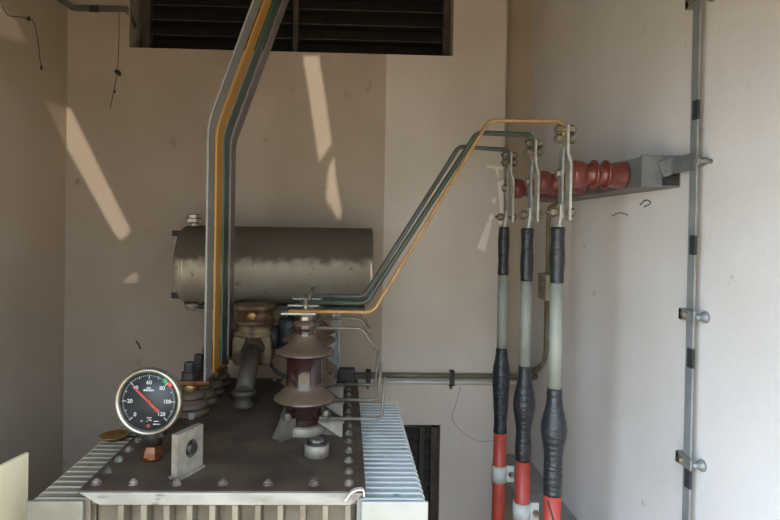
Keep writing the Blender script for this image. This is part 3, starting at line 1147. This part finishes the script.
# ------------------------------------------------------------------ vertical earthing strip on the right wall
YS = onX(692, 260, XR - .025).y
t = thing('earthing_strip', 'grey flat earthing strip running upright on the right wall', 'strip', (XR - .025, YS, .0))
w = MB()
w.box((XR - .028, YS - .0155, 0), (XR - .023, YS + .0155, ZC - .0), bev=.001)
w.build('strip', M['strip'], t)
for py in (112, 245, 358, 480):
    z = onX(691, py, XR - .025).z
    w = MB()
    w.box((XR - .0292, YS - .016, z - .025), (XR - .0222, YS + .006, z + .025))
    w.build('dark_band', M['band'], t)
cl = ((3, 'grey strip clip at the top edge of the strip, uppermost of three'), (315, 'grey strip clip in the middle of the right wall strip'), (463, 'grey strip clip low on the right wall strip, lowest of three'))
for py, lab in cl:
    z = onX(691, py, XR - .025).z
    t = thing('strip_clip', lab, 'clip', (XR, YS, z), 'clips of the earthing strip')
    w = MB()
    w.box((XR - .036, YS - .030, z - .016), (XR - .0295, YS + .038, z + .014), bev=.002)
    w.box((XR - .036, YS + .022, z - .016), (XR - .016, YS + .038, z + .014), bev=.002)
    w.build('clip_plate', M['zinc'], t)
    w = MB()
    w.cyl((XR - .03, YS - .026, z - .002), (XR, YS - .026, z - .002), .008, 14)
    w.lathe([(.008, 0), (.015, .010), (.015, .016)], (XR - .016, YS - .026, z - .002), (1, 0, 0), seg=20)
    w.build('wall_anchor', M['zinc'], t)
    MB().hexa((XR - .036, YS + .01, z), (XR - .044, YS + .01, z), .009).build('screw', M['bolt'], t)
# strap from the strip to the channel
t = thing('bonding_strap', 'short grey strap joining the upright strip to the channel end', 'strap', (XR - .03, YS, ZI))
w = MB()
zz = onX(691, 162, XR - .03).z
w.bar([(XR - .032, YS - .010, zz), (XR - .034, YE - .016, zz - .002), (XC + .050, YE - .010, zz - .012)], .044, .005, (0, 0, 1), .02)
w.build('strap_bar', M['channel'], t)
w = MB()
w.box((XC + .058, YE - .0145, zz - .026), (XC + .072, YE - .0135, zz + .010))
w.cyl((XR - .030, YS - .032, zz - .002), (XR, YS - .032, zz - .002), .006, 12)
w2 = MB()
w2.cyl((XR - .036, YS - .032, zz - .002), (XR, YS - .032, zz - .002), .006, 12)
w2.hexa((XR - .030, YS - .032, zz - .002), (XR - .040, YS - .032, zz - .002), .009)
w2.box((XR - .014, YS - .034, zz - .010), (XR - .010, YS + .02, zz + .008))
w2.build('wall_stud', M['zinc'], t)

# ------------------------------------------------------------------ ledge, conduits, junction box
ZL = onY(526, 455, YR - .02).z
o = struct(MB().box((XBAR + .11, 1.2, ZL - .10), (XR, YR, ZL), bev=.004).build('trim_2', M['ledge']))
zc1, zc2 = onY(452, 376, YB - .02).z, onY(452, 382.5, YB - .02).z
xa, xb = onY(346, 378, YB).x, onY(538, 380, YB - .02).x
o = tag(MB().cyl((xa - .2, YB - .016, zc1), (xb, YB - .016, zc1), .0125, 16).build('conduit_pipe', M['conduit']), 'olive conduit pipe along the back wall, upper of two', 'conduit', 'conduits along the back wall')
pivot(o, (xa, YB, zc1))
o = tag(MB().cyl((xa - .2, YB - .014, zc2), (xb + .03, YB - .014, zc2), .0105, 16).build('conduit_pipe', M['conduit2']), 'pale thin conduit along the back wall, lower of two', 'conduit', 'conduits along the back wall')
pivot(o, (xa, YB, zc2))
for px, lab in ((368, 'dark conduit clip just right of the bent rods'), (451, 'dark conduit clip midway along the back wall')):
    x = onY(px, 379, YB).x
    w = MB()
    w.bar([(x, YB - .001, zc1 + .024), (x, YB - .0315, zc1 + .018), (x, YB - .0315, zc2 - .014), (x, YB - .001, zc2 - .020)], .022, .004, (1, 0, 0), .008)
    w.cyl((x, YB, zc2 - .03), (x, YB - .008, zc2 - .03), .006, 10)
    o = tag(w.build('conduit_clip', M['dkmetal']), lab, 'clip', 'conduit clips on the back wall')
    pivot(o, (x, YB, zc1))
XJ = XR - .02
pj = onX(547, 286, XJ)
t = thing('junction_box', 'small beige junction box on the right wall behind the nearest cable', 'junction box', (XR, pj.y, pj.z - .06))
w = MB()
w.box((XR - .045, pj.y - .055, pj.z - .06), (XR, pj.y + .055, pj.z + .055), bev=.006)
w.build('box_body', M['boxm'], t)
w = MB()
w.lathe([(.018, 0), (.018, .006), (0, .006)], (XR - .045, pj.y - .01, pj.z), (-1, 0, 0), seg=20)
w.build('knockout', M['boxm'], t)
w = MB()
pA = onX(546, 240, XR - .02)
zt2 = onX(546, 207, XR - .02).z
w.tube([(XR - .02, pj.y, pj.z + .05), (XR - .02, pj.y, zt2), (XR - .02, pj.y - .16, zt2 + .008)], .0085, 12, .04)
o = tag(w.build('copper_tube', M['conduit']), 'thin brown tube rising from the junction box and bending over', 'tube')
pivot(o, (XR - .02, pj.y, pj.z))
w = MB()
for dx, rr_ in ((0, .009), (.02, .007)):
    w.tube([(XR - .02, pj.y - .012 + dx, pj.z - .055), (XR - .02, pj.y - .012 + dx, zc1 + .11 - dx), (XR - .03, YB + .02, zc1 + .01 - dx), (xb + .02, YB - .016, zc1 - dx * .6), (xb - .002, YB - .016, zc1 - dx * .9)], rr_, 12, .09)
o = tag(w.build('bent_cable_pair', M['conduit']), 'pair of brown leads curving from junction box down to the conduits', 'cable')
pivot(o, (XR - .02, pj.y, pj.z - .055))

# ------------------------------------------------------------------ strap at top left, cobwebs, hairline crack wire, cream panel
w = MB()
q = [onX(40, -16, XL + .006), onX(62, 2, XL + .006)]
zst = onY(100, 9, YB - .006).z
pts = [V((XL + .006, YB - .26, zst + .16)), V((XL + .006, YB - .012, zst + .005)), V((XL + .012, YB - .006, zst)), V((VX0 - .004, YB - .006, zst)), V((VX0 + .006, YB + .004, zst - .004)), V((VX0 + .006, YB + .09, zst - .03))]
t = thing('earthing_strap', 'dark grey flat strap along the wall top into the high vent', 'strap', pts[2])
w.bar([onX(50, -8, XL + .008), onX(64.5, 2.5, XL + .008), onY(74, 8, YB - .008), onY(127, 9, YB - .008), V((VX0 + .006, YB + .06, zst - .055))], .028, .006, (0, 0, 1), .01)
w.build('strap_bar', M['r_gry'], t)
x = onY(95, 9, YB).x
MB().box((x - .022, YB - .013, zst - .0145), (x + .022, YB - .004, zst + .0145)).build('dark_band', M['band'], t)


def web(pts, r, lab, blobs=()):
    w = MB()
    w.tube(pts, r, 6, .03, 5)
    for p, s in blobs:
        for k in range(4):
            w.lathe([(0, -s), (s * .6, -s * .4), (s * .5, s * .3), (0, s)], p + V((random.uniform(-s, s), -random.uniform(0, s * .4), random.uniform(-s, s))), (random.uniform(-.5, .5), 0, 1), seg=8)
    o = tag(w.build('cobweb', M['web']), lab, 'cobweb', 'dusty cobwebs on the walls')
    pivot(o, pts[0])


yb_ = YB - .001
web([onY(x, y, yb_) for x, y in ((119, 12), (119, 40), (118, 62), (116, 80), (113, 95), (110, 108))], .0016, 'dark cobweb strand hanging from the strap at the top left', [(onY(118, 73, yb_), .012), (onY(114, 92, yb_), .006)])
xl = XL + .001
web([onX(x, y, xl) for x, y in ((2, 6), (8, 16), (22, 17), (34, 20), (38, 40), (40, 60), (42, 70))], .0018, 'thin dark cobweb at the top of the left wall', [(onX(28, 18, xl), .008), (onX(41, 68, xl), .006)])
web([onY(x, y, YB - .0004) for x, y in ((461, 386), (456, 404), (451, 418), (458, 428), (468, 437), (480, 442), (492, 441), (502, 436))], .0009, 'fine dark thread curving down the back wall under the conduits')
web([onY(x, y, YB - .001) for x, y in ((136, 341), (139, 345), (140.5, 349))], .0035, 'small dark speck on back wall above the dial')  # plain dark wall mark, only drawn as a web strand
xr_ = XR - .0005
web([onX(x, y, xr_) for x, y in ((640, 205), (646, 199), (652, 203), (644, 207))], .0018, 'little dark cobweb on right wall below the channel end')
web([onX(x, y, xr_) for x, y in ((612, 216), (620, 212), (628, 215))], .0015, 'short dark cobweb on right wall left of the ring-shaped one')

# cream panel at the left edge
A, Bp = onY(29, 452.5, 1.62), None
dirx = (A - onZ(0, 466.5, A.z)).normalized()
P0 = A - dirx * .55
w = MB()
th = V((-dirx.y, dirx.x, 0)) * .012
w.prism([P0, A, V((A.x, A.y, 0)), V((P0.x, P0.y, 0))], th)
o = tag(w.build('upright_board', M['cream'], bevel=.002), 'cream upright board at the left edge, in front of the fins', 'board')
pivot(o, (A.x, A.y, 0))

# ------------------------------------------------------------------ light
wd = bpy.data.worlds.new('sky')
SC.world = wd
wd.use_nodes = True
bg = wd.node_tree.nodes['Background']
bg.inputs['Color'].default_value = (.535, .742, 1.0, 1)
bg.inputs['Strength'].default_value = 1.0
su = bpy.data.lights.new('sun', 'SUN')
su.energy = .2
su.color = (1, .94, .84)
su.angle = math.radians(.5)
so = bpy.data.objects.new('sun', su)
COL.objects.link(so)
so.rotation_euler = SUN.to_track_quat('-Z', 'Y').to_euler()
po = bpy.data.lights.new('door_portal', 'AREA')
po.shape = 'RECTANGLE'
po.size, po.size_y = DX1 - DX0, DZ1
po.cycles.is_portal = True
pob = bpy.data.objects.new('door_portal', po)
COL.objects.link(pob)
pob.location = ((DX0 + DX1) / 2, YF - T - .01, DZ1 / 2)
pob.rotation_euler = V((0, 1, 0)).to_track_quat('-Z', 'Y').to_euler()

SC.view_settings.view_transform = 'Standard'
SC.view_settings.look = 'None'
SC.view_settings.gamma = 1
SC.view_settings.use_curve_mapping = False
SC.view_settings.exposure = 3.52
SC.cycles.max_bounces = 12
SC.cycles.diffuse_bounces = 8
SC.cycles.use_denoising = True
